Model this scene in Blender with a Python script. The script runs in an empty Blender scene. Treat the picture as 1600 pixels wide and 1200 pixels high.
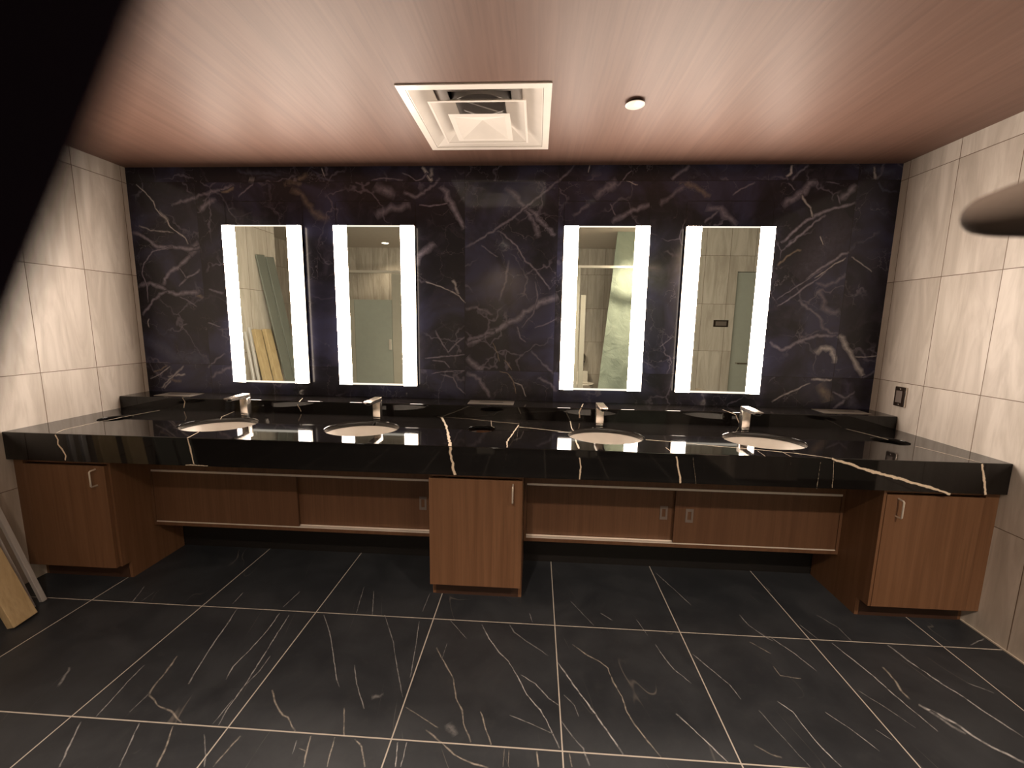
import bpy, bmesh, math, random
from mathutils import Vector, Matrix, noise as mnoise

# ------------------------------------------------------------------ camera, world, exposure
sc = bpy.context.scene
col = sc.collection
W, H = 5.042, 2.489            # room width, height of the lowered wood ceiling
ZC, ZL, ZB = 0.871, 0.952, 0.721   # counter top, ledge top, bottom of counter apron
CF, LF = -0.867, -0.223        # front of the counter, front of the ledge
HR = 2.85                      # ceiling height of the rear half of the room

cd = bpy.data.cameras.new('camera')
cam = bpy.data.objects.new('camera', cd); col.objects.link(cam)
C = Vector((2.8163, -2.8712, 1.4815))
yaw, pitch, roll = math.radians(-3.1708), math.radians(-8.2192), math.radians(0.8876)
fw = Vector((math.sin(yaw)*math.cos(pitch), math.cos(yaw)*math.cos(pitch), math.sin(pitch)))
rt = Vector((math.cos(yaw), -math.sin(yaw), 0)); up = rt.cross(fw)
r2 = rt*math.cos(roll) + up*math.sin(roll); u2 = -rt*math.sin(roll) + up*math.cos(roll)
m = Matrix((r2, u2, -fw)).transposed().to_4x4(); m.translation = C
cam.matrix_world = m
cd.sensor_fit = 'HORIZONTAL'; cd.sensor_width = 36; cd.lens = 655.15*36/1600
cd.clip_start = 0.001; cd.clip_end = 50
cd.dof.use_dof = True; cd.dof.focus_distance = 2.7; cd.dof.aperture_fstop = cd.lens/1.4
sc.camera = cam

wd = bpy.data.worlds.new('world'); sc.world = wd; wd.use_nodes = True
wd.node_tree.nodes['Background'].inputs[0].default_value = (1, .85, .7, 1)
wd.node_tree.nodes['Background'].inputs[1].default_value = 0.0
sc.view_settings.view_transform = 'Standard'; sc.view_settings.look = 'None'
sc.view_settings.gamma = 1; sc.view_settings.use_curve_mapping = False
sc.view_settings.exposure = 0.15
try:
    sc.cycles.use_denoising = True
    sc.cycles.max_bounces = 10; sc.cycles.glossy_bounces = 6; sc.cycles.diffuse_bounces = 5
    sc.cycles.sample_clamp_indirect = 4.0
    sc.cycles.blur_glossy = 0.3
except Exception:
    pass
STRIP = 40.0                    # radiance of the mirror light strips
WARM = (1.0, .78, .60)
DOWN_W = 70.0                   # watts of each downlight

random.seed(7)

# ------------------------------------------------------------------ node helpers
class NT:
    def __init__(s, name):
        s.m = bpy.data.materials.new(name); s.m.use_nodes = True
        s.t = s.m.node_tree; s.t.nodes.clear()
        s.out = s.t.nodes.new('ShaderNodeOutputMaterial')
    def n(s, typ, **kw):
        x = s.t.nodes.new(typ)
        for k, v in kw.items(): setattr(x, k, v)
        return x
    def put(s, sock, v):
        if v is None: return
        if isinstance(v, bpy.types.NodeSocket): s.t.links.new(v, sock)
        else:
            if sock.type == 'RGBA' and len(v) == 3: v = (*v, 1)
            sock.default_value = v
    def math(s, op, a, b=None, c=None, clamp=False):
        x = s.n('ShaderNodeMath', operation=op); x.use_clamp = clamp
        for i, v in enumerate((a, b, c)): s.put(x.inputs[i], v)
        return x.outputs[0]
    def mix(s, f, a, b):
        x = s.n('ShaderNodeMix', data_type='RGBA'); s.put(x.inputs[0], f); s.put(x.inputs[6], a); s.put(x.inputs[7], b)
        return x.outputs[2]
    def sep(s, v):
        x = s.n('ShaderNodeSeparateXYZ'); s.put(x.inputs[0], v); return x.outputs
    def comb(s, a=0., b=0., c=0.):
        x = s.n('ShaderNodeCombineXYZ')
        for i, v in enumerate((a, b, c)): s.put(x.inputs[i], v)
        return x.outputs[0]
    def noise(s, v, scale=1., detail=3., rough=.5, dist=0., color=False):
        x = s.n('ShaderNodeTexNoise'); s.put(x.inputs['Vector'], v); x.inputs['Scale'].default_value = scale
        x.inputs['Detail'].default_value = detail; x.inputs['Roughness'].default_value = rough; x.inputs['Distortion'].default_value = dist
        return x.outputs['Color' if color else 'Fac']
    def white(s, v):
        x = s.n('ShaderNodeTexWhiteNoise', noise_dimensions='3D'); s.put(x.inputs['Vector'], v); return x.outputs['Value']
    def vor_edge(s, v, scale):
        x = s.n('ShaderNodeTexVoronoi', feature='DISTANCE_TO_EDGE'); s.put(x.inputs['Vector'], v); x.inputs['Scale'].default_value = scale
        return x.outputs['Distance']
    def step(s, v, a, b, to0=0., to1=1.):
        x = s.n('ShaderNodeMapRange', interpolation_type='SMOOTHSTEP'); s.put(x.inputs[0], v)
        for i, q in zip((1, 2, 3, 4), (a, b, to0, to1)): s.put(x.inputs[i], q)
        return x.outputs[0]
    def pos(s): return s.n('ShaderNodeNewGeometry').outputs['Position']
    def vadd(s, a, b, op='ADD'):
        x = s.n('ShaderNodeVectorMath', operation=op); s.put(x.inputs[0], a); s.put(x.inputs[1], b); return x.outputs[0]
    def bump(s, h, strength=.2, dist=.002):
        x = s.n('ShaderNodeBump'); x.inputs['Strength'].default_value = strength; x.inputs['Distance'].default_value = dist
        s.put(x.inputs['Height'], h); return x.outputs[0]
    def bsdf(s, color, rough=.5, metal=0., spec=.5, normal=None, coat=0., emit=None, es=0., trans=0., ior=1.45):
        b = s.n('ShaderNodeBsdfPrincipled')
        s.put(b.inputs['Base Color'], color); s.put(b.inputs['Roughness'], rough); s.put(b.inputs['Metallic'], metal)
        s.put(b.inputs['Specular IOR Level'], spec); s.put(b.inputs['IOR'], ior)
        if normal is not None: s.put(b.inputs['Normal'], normal)
        if coat: b.inputs['Coat Weight'].default_value = coat; b.inputs['Coat Roughness'].default_value = .08
        if emit: s.put(b.inputs['Emission Color'], emit); b.inputs['Emission Strength'].default_value = es
        if trans: b.inputs['Transmission Weight'].default_value = trans
        s.t.links.new(b.outputs[0], s.out.inputs[0]); return s.m

def plain(name, color, rough=.5, metal=0., spec=.5, var=.06):
    t = NT(name); p = t.pos()
    n = t.noise(p, 14, 3)
    c = t.mix(n, tuple(x*(1-var) for x in color), tuple(min(1, x*(1+var)) for x in color))
    return t.bsdf(c, rough, metal, spec)

def grid(t, u, v, pu, pv, g):
    """tile grid: grout mask (1 on the joint) and the two tile indices"""
    U = t.math('DIVIDE', u, pu); V = t.math('DIVIDE', v, pv)
    fu = t.math('FRACT', U); fv = t.math('FRACT', V)
    du = t.math('MULTIPLY', t.math('MINIMUM', fu, t.math('SUBTRACT', 1., fu)), pu)
    dv = t.math('MULTIPLY', t.math('MINIMUM', fv, t.math('SUBTRACT', 1., fv)), pv)
    d = t.math('MINIMUM', du, dv)
    return t.step(d, g*.7, g*1.3, 1., 0.), t.math('FLOOR', U), t.math('FLOOR', V)

def cream_tile(name, axis, u0):
    t = NT(name); p = t.pos(); s = t.sep(p)
    u = t.math('SUBTRACT', s[axis], u0); v = t.math('SUBTRACT', s[2], 2.386-.6124*4)
    gm, iu, iv = grid(t, u, v, .31, .6124, .0018)
    rnd = t.white(t.comb(iu, iv, .5))
    off = t.math('MULTIPLY', rnd, 37.)
    vec = t.comb(t.math('ADD', t.math('MULTIPLY', u, 9.), off), t.math('MULTIPLY', v, 1.3), off)
    n1 = t.noise(vec, 1., 4, .6, 1.2)
    n2 = t.noise(t.comb(t.math('ADD', t.math('MULTIPLY', u, 30.), off), t.math('MULTIPLY', v, 3.), off), 1., 4, .6, .5)
    c = t.mix(t.step(n1, .3, .7), (.45, .40, .35), (.63, .575, .52))
    c = t.mix(t.math('MULTIPLY', t.step(n2, .5, .75), .35), c, (.33, .28, .235))
    c = t.mix(t.math('MULTIPLY', rnd, .18), c, (.36, .31, .26))
    c = t.mix(gm, c, (.13, .085, .055))
    return t.bsdf(c, .42, 0, .4, t.bump(t.math('SUBTRACT', 1., gm), .4, .001))

def vein_attr(t):
    a = t.n('ShaderNodeAttribute', attribute_name='vein')
    return a.outputs['Color'], a.outputs['Alpha']

def marble_mat():
    t = NT('navy_brown_marble'); p = t.pos(); s = t.sep(p)
    # slab joints: four upright, two level; neighbouring slabs carry their own pattern
    iu = iv = None; dmin = None
    for i, xj in enumerate((.486, 2.328, 2.94, 4.786)):
        dd = t.math('ABSOLUTE', t.math('SUBTRACT', s[0], xj)); dmin = dd if dmin is None else t.math('MINIMUM', dmin, dd)
        g = t.math('GREATER_THAN', s[0], xj); iu = g if iu is None else t.math('ADD', iu, g)
    for zj in (1.157, 2.393):
        dmin = t.math('MINIMUM', dmin, t.math('ABSOLUTE', t.math('SUBTRACT', s[2], zj)))
        g = t.math('GREATER_THAN', s[2], zj); iv = g if iv is None else t.math('ADD', iv, g)
    gm = t.step(dmin, .0012, .0026, 1., 0.)
    rnd = t.white(t.comb(iu, iv, 2.5)); off = t.math('MULTIPLY', rnd, 23.)
    q = t.vadd(p, t.comb(off, off, off))
    big = t.noise(q, 2.2, 4, .55, .6); mid = t.noise(q, 6., 5, .6, 1.)
    c = t.mix(t.step(big, .42, .66), (.0085, .0082, .0160), (.037, .040, .092))
    c = t.mix(t.math('MULTIPLY', t.step(mid, .5, .75), .6), c, (.040, .037, .062))
    warp = t.vadd(q, t.vadd(t.noise(q, 3., 4, .6, 0., True), (.35, .35, .35), 'MULTIPLY'))
    e1 = t.vor_edge(warp, 3.1)
    gate = t.step(t.noise(q, 3.3, 2), .44, .62)
    f1 = t.math('MULTIPLY', t.step(e1, .0, .03, 1., 0.), t.math('MULTIPLY', gate, .6))
    c = t.mix(f1, c, (.17, .155, .21))
    warp2 = t.vadd(q, t.vadd(t.noise(q, 7., 4, .6, 0., True), (.2, .2, .2), 'MULTIPLY'))
    e2 = t.vor_edge(warp2, 6.5)
    f2 = t.math('MULTIPLY', t.step(e2, .0, .02, 1., 0.), t.math('MULTIPLY', t.step(t.noise(q, 4.7, 2), .46, .64), .42))
    c = t.mix(f2, c, (.20, .185, .23))
    vc, va = vein_attr(t)
    nz = t.noise(t.vadd(p, (1., 1., 1.), 'MULTIPLY'), 38., 4, .65)
    vf = t.math('MULTIPLY', va, t.step(nz, .28, .62, .55, 1.15), clamp=True)
    c = t.mix(vf, c, vc)
    c = t.mix(t.math('MULTIPLY', gm, .7), c, (.004, .003, .003))
    return t.bsdf(c, .30, 0, .25, None, .55)

def counter_mat():
    t = NT('black_quartz'); p = t.pos()
    n = t.noise(p, 5, 4, .6); n2 = t.noise(p, 60, 2)
    c = t.mix(n, (.0045, .004, .004), (.009, .0075, .007))
    c = t.mix(t.math('MULTIPLY', t.step(n2, .62, .75), .2), c, (.02, .017, .016))
    vc, va = vein_attr(t)
    nz = t.noise(p, 120., 3, .6)
    vf = t.step(t.math('ADD', va, t.math('MULTIPLY', t.math('SUBTRACT', nz, .5), .55)), .28, .6)
    c = t.mix(t.math('MULTIPLY', vf, t.step(va, .0, .05)), c, vc)
    return t.bsdf(c, .045, 0, .5)

def floor_mat():
    t = NT('black_floor_tile'); p = t.pos(); s = t.sep(p)
    u = t.math('SUBTRACT', s[0], .5025-.61*4); v = t.math('SUBTRACT', s[1], -.9704-.6206*8)
    gm, iu, iv = grid(t, u, v, .61, .6206, .0024)
    rnd = t.white(t.comb(iu, iv, 4.5)); off = t.math('MULTIPLY', rnd, 31.)
    q = t.vadd(p, t.comb(off, off, 0.))
    n = t.noise(q, 3.5, 5, .6, .4); n2 = t.noise(q, 22, 4, .6)
    c = t.mix(t.step(n, .3, .75), (.0185, .0212, .0260), (.034, .038, .0445))
    c = t.mix(t.math('MULTIPLY', t.step(n2, .5, .8), .35), c, (.042, .044, .047))
    # faint hairline veins that run along the tile
    qs = t.sep(q)
    w = t.comb(t.math('ADD', t.math('MULTIPLY', qs[0], 3.2), t.math('MULTIPLY', qs[1], 1.0)), t.math('MULTIPLY', qs[1], .7), off)
    r = t.math('ABSOLUTE', t.math('SUBTRACT', t.noise(w, 1.4, 1.5, .5, .1), .5))
    f = t.math('MULTIPLY', t.step(r, 0., .0035, 1., 0.), t.math('MULTIPLY', t.step(t.noise(q, 4.1, 2), .5, .7), .25))
    c = t.mix(f, c, (.30, .27, .24))
    vc, va = vein_attr(t)
    nz = t.noise(p, 45., 4, .65)
    vf = t.math('MULTIPLY', va, t.step(nz, .3, .62, .25, 1.15), clamp=True)
    c = t.mix(vf, c, vc)
    c = t.mix(gm, c, (.44, .41, .37))
    rough = t.mix(n2, (.30,)*3, (.44,)*3)
    return t.bsdf(c, rough, 0, .3, t.bump(t.math('SUBTRACT', 1., gm), .3, .001))

def wood_mat(name, a, b, axis, rough, spec=.5, fine=1.0, coat=0.):
    """straight-grained veneer, the grain running along the given axis"""
    t = NT(name); p = t.pos()
    sc_ = [26., 26., 26.]; sc_[axis] = .9
    q = t.vadd(p, tuple(sc_), 'MULTIPLY')
    n = t.noise(q, 1., 5, .6, .6)
    s2 = [110.*fine]*3; s2[axis] = 2.2
    n2 = t.noise(t.vadd(p, tuple(s2), 'MULTIPLY'), 1., 3, .6)
    s3 = [4.]*3; s3[axis] = .5
    n3 = t.noise(t.vadd(p, tuple(s3), 'MULTIPLY'), 1., 3, .5)
    c = t.mix(t.step(n, .3, .7), a, b)
    c = t.mix(t.math('MULTIPLY', t.step(n2, .45, .75), .4), c, tuple(x*.6 for x in a))
    c = t.mix(t.math('MULTIPLY', n3, .5), c, tuple(x*.75 for x in b))
    return t.bsdf(c, rough, 0, spec, t.bump(n2, .08, .0006), coat)

def emis(name, color, strength):
    t = NT(name); e = t.n('ShaderNodeEmission'); t.put(e.inputs[0], color); e.inputs[1].default_value = strength
    t.t.links.new(e.outputs[0], t.out.inputs[0]); return t.m

def mirror_mat():
    t = NT('mirror_glass'); g = t.n('ShaderNodeBsdfGlossy'); t.put(g.inputs['Color'], (.80, .86, .76, 1)); g.inputs['Roughness'].default_value = .0
    t.t.links.new(g.outputs[0], t.out.inputs[0]); return t.m

M = dict(
    tile_l=cream_tile('cream_tile_left', 1, -.034-.31*20), tile_r=cream_tile('cream_tile_right', 1, -.052-.31*20),
    tile_y=cream_tile('cream_tile_rear', 0, .02-.31*10),
    marble=marble_mat(), counter=counter_mat(), floor=floor_mat(),
    ceil=wood_mat('ceiling_wood_laminate', (.150, .078, .055), (.190, .104, .077), 1, .53, .62, .7),
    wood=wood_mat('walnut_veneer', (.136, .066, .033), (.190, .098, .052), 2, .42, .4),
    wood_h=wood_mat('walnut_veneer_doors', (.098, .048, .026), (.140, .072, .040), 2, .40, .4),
    wood_dark=plain('dark_toe_kick', (.045, .022, .014), .5),
    chase=plain('black_painted_panel', (.008, .007, .007), .5),
    white_paint=plain('white_ceiling_paint', (.62, .56, .50), .7),
    vent=plain('white_enamel', (.80, .74, .68), .35), duct=plain('dark_duct', (.02, .018, .02), .5, .3),
    galv=plain('galvanised_metal', (.55, .53, .52), .4, .3),
    nickel=plain('brushed_nickel', (.62, .56, .50), .26, 1.), chrome=plain('chrome', (.75, .74, .73), .08, 1.),
    steel=plain('stainless_plate', (.42, .38, .34), .45, .7), alu=plain('aluminium_track', (.78, .72, .66), .4, .35), liner=plain('grey_liner', (.22, .205, .19), .5), pull=plain('satin_pull', (.72, .66, .58), .4, .5),
    ceramic=plain('white_ceramic', (.78, .74, .69), .12), mirror=mirror_mat(),
    strip=emis('light_strip', (1., .84, .70), STRIP), strip_side=emis('light_strip_side', (1., .80, .62), STRIP*.14), strip_dim=emis('frosted_edge', (1., .90, .74), 1.1),
    black=plain('black_box', (.012, .012, .012), .5), bronze=plain('dark_bronze', (.035, .022, .016), .35, .5),
    caulk=plain('beige_caulk', (.48, .43, .37), .6), grey=plain('grey_device', (.16, .13, .115), .45),
    lens=emis('downlight_lens', (1., .86, .68), 14.), 
    pine=wood_mat('pine_lumber', (.44, .32, .17), (.56, .43, .25), 2, .6), 
    greenboard=plain('grey_green_board', (.155, .165, .145), .6), palewood=wood_mat('pale_board', (.34, .29, .22), (.44, .38, .30), 2, .6),
    rubber=plain('dark_edge', (.03, .026, .024), .6),
    door=plain('grey_green_door', (.40, .42, .38), .45), part=plain('pale_partition', (.50, .47, .41), .4),
    glove=plain('dark_glove_fabric', (.075, .060, .052), .9, 0, .2, .5), glove_shaded=plain('shaded_glove_fabric', (.003, .002, .003), 1., 0, .0, .3),  # second glove is a left-hand copy, its shade put into a near-black colour
)
def film_mat():
    t = NT('green_plastic_film'); p = t.pos()
    n = t.noise(p, 5, 5, .6, 1.)
    c = t.mix(n, (.22, .265, .225), (.30, .345, .295))
    return t.bsdf(c, .6, 0, .5, t.bump(n, .5, .03))
M['film'] = film_mat()

# ------------------------------------------------------------------ mesh helpers
def box(bm, x0, x1, y0, y1, z0, z1, bev=0., seg=2):
    vs = [bm.verts.new((x, y, z)) for x in (x0, x1) for y in (y0, y1) for z in (z0, z1)]
    fs = [(0, 1, 3, 2), (4, 6, 7, 5), (0, 4, 5, 1), (2, 3, 7, 6), (0, 2, 6, 4), (1, 5, 7, 3)]
    faces = [bm.faces.new([vs[i] for i in f]) for f in fs]
    if bev:
        es = list({e for f in faces for e in f.edges})
        bmesh.ops.bevel(bm, geom=es, offset=bev, segments=seg, affect='EDGES', profile=.5)
def boxm(*a, **k):
    bm = bmesh.new(); box(bm, *a, **k); return bm
def lathe(bm, prof, n=40, sx=1., sy=1., close=False):
    rings = []
    for r, z in prof:
        rings.append([bm.verts.new((r*sx*math.cos(2*math.pi*i/n), r*sy*math.sin(2*math.pi*i/n), z)) for i in range(n)])
    pr = list(zip(rings, rings[1:])) + ([(rings[-1], rings[0])] if close else [])
    for a, b in pr:
        for i in range(n):
            bm.faces.new((a[i], a[(i+1) % n], b[(i+1) % n], b[i]))
    return rings
def cyl(bm, r, z0, z1, n=32, c=(0, 0)):
    a = [bm.verts.new((c[0]+r*math.cos(2*math.pi*i/n), c[1]+r*math.sin(2*math.pi*i/n), z0)) for i in range(n)]
    b = [bm.verts.new((v.co.x, v.co.y, z1)) for v in a]
    for i in range(n): bm.faces.new((a[i], a[(i+1) % n], b[(i+1) % n], b[i]))
    bm.faces.new(a[::-1]); bm.faces.new(b)
def prism(bm, pts, axis, a, b):
    """closed polygon (2 coords) swept along an axis from a to b"""
    def P(p, t):
        q = list(p); q.insert(axis, t); return q
    A = [bm.verts.new(P(p, a)) for p in pts]; B = [bm.verts.new(P(p, b)) for p in pts]
    n = len(pts)
    for i in range(n): bm.faces.new((A[i], A[(i+1) % n], B[(i+1) % n], B[i]))
    bm.faces.new(A[::-1]); bm.faces.new(B)
def tube(bm, pts, r, n=10):
    pts = [Vector(p) for p in pts]; rings = []
    for i, p in enumerate(pts):
        d = (pts[min(i+1, len(pts)-1)] - pts[max(i-1, 0)]).normalized()
        a = d.orthogonal().normalized() if i == 0 else (prev - d*prev.dot(d)).normalized()
        prev = a; b = d.cross(a)
        rings.append([bm.verts.new(p + (a*math.cos(2*math.pi*k/n) + b*math.sin(2*math.pi*k/n))*r) for k in range(n)])
    for A, B in zip(rings, rings[1:]):
        for k in range(n): bm.faces.new((A[k], A[(k+1) % n], B[(k+1) % n], B[k]))
    bm.faces.new(rings[0][::-1]); bm.faces.new(rings[-1])
def obj(name, bm, mat, parent=None, smooth=False, loc=None):
    bmesh.ops.recalc_face_normals(bm, faces=bm.faces)
    me = bpy.data.meshes.new(name); bm.to_mesh(me); bm.free()
    for mm in (mat if isinstance(mat, (list, tuple)) else [mat]): me.materials.append(mm)
    if smooth:
        for f in me.polygons: f.use_smooth = True
        try: me.set_sharp_from_angle(angle=math.radians(smooth if smooth is not True else 40))
        except Exception: pass
    o = bpy.data.objects.new(name, me); col.objects.link(o)
    if parent is not None: o.parent = parent
    if loc is not None: o.location = loc
    return o
def tag(o, label, cat, group=None, kind=None):
    o['label'] = label; o['category'] = cat
    if group: o['group'] = group
    if kind: o['kind'] = kind
    return o
def thing(name, label, cat, loc=(0, 0, 0), group=None):
    o = bpy.data.objects.new(name, None); col.objects.link(o); o.location = loc; o.empty_display_size = .1
    return tag(o, label, cat, group)
def dup(root, loc, label, name=None):
    r = root.copy(); col.objects.link(r); r.location = loc; r['label'] = label
    for ch in list(root.children):
        c = ch.copy(); col.objects.link(c); c.parent = r
        for g in list(ch.children):
            q = g.copy(); col.objects.link(q); q.parent = c
    return r
def struct(name, bm, mat, label=None):
    o = obj(name, bm, mat); o['kind'] = 'structure'
    if label: o['label'] = label
    return o

TONE = {'w': (.66, .63, .66), 'l': (.31, .285, .37), 't': (.28, .225, .175), 'b': (.080, .086, .145), 'p': (.082, .076, .125)}
def ribbons(bm, veins, place, tones, jit=.12, endtaper=True):
    """inlaid veins of the stone: narrow strips a fraction of a millimetre proud of the slab, strength kept in a colour attribute"""
    lay = bm.verts.layers.float_color.get('vein')
    if lay is None:
        lay = bm.verts.layers.float_color.new('vein')
        for v in bm.verts: v[lay] = (0, 0, 0, 0)
    for ri, (wd_, tone, st, pts) in enumerate(sorted(veins, key=lambda a: -a[0])):
        c = tones[tone]; P = [Vector((*p, 0)) for p in pts]
        Q = []
        for a, b in zip(P, P[1:]):
            k = max(1, int((b-a).length/max(.012, wd_*.5)))
            for i in range(k): Q.append(a.lerp(b, i/k))
        Q.append(P[-1]); n = len(Q)
        rows = []
        for i, q in enumerate(Q):
            d = (Q[min(i+1, n-1)] - Q[max(i-1, 0)])
            d = d.normalized() if d.length > 1e-6 else Vector((1, 0, 0)); nn = Vector((-d.y, d.x, 0))
            j = mnoise.noise(Vector((q.x*40, q.y*40, wd_*50)))*wd_*jit*3
            w = wd_*.5*(1 + .55*mnoise.noise(Vector((q.x*23, q.y*23, 3.3))))
            e = min(i, n-1-i)/max(1, n-1)*2
            s = st*(min(1, .35 + e*3) if endtaper else 1)
            row = []
            for side, f in ((-1, 0.), (0, 1.), (1, 0.)):
                x = q + nn*(j + side*w)
                v = bm.verts.new(place(x.x, x.y, ri*1.2e-5)); v[lay] = (*c, s*f); row.append(v)
            rows.append(row)
        for A, B in zip(rows, rows[1:]):
            for k in (0, 1): bm.faces.new((A[k], A[k+1], B[k+1], B[k]))

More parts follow.
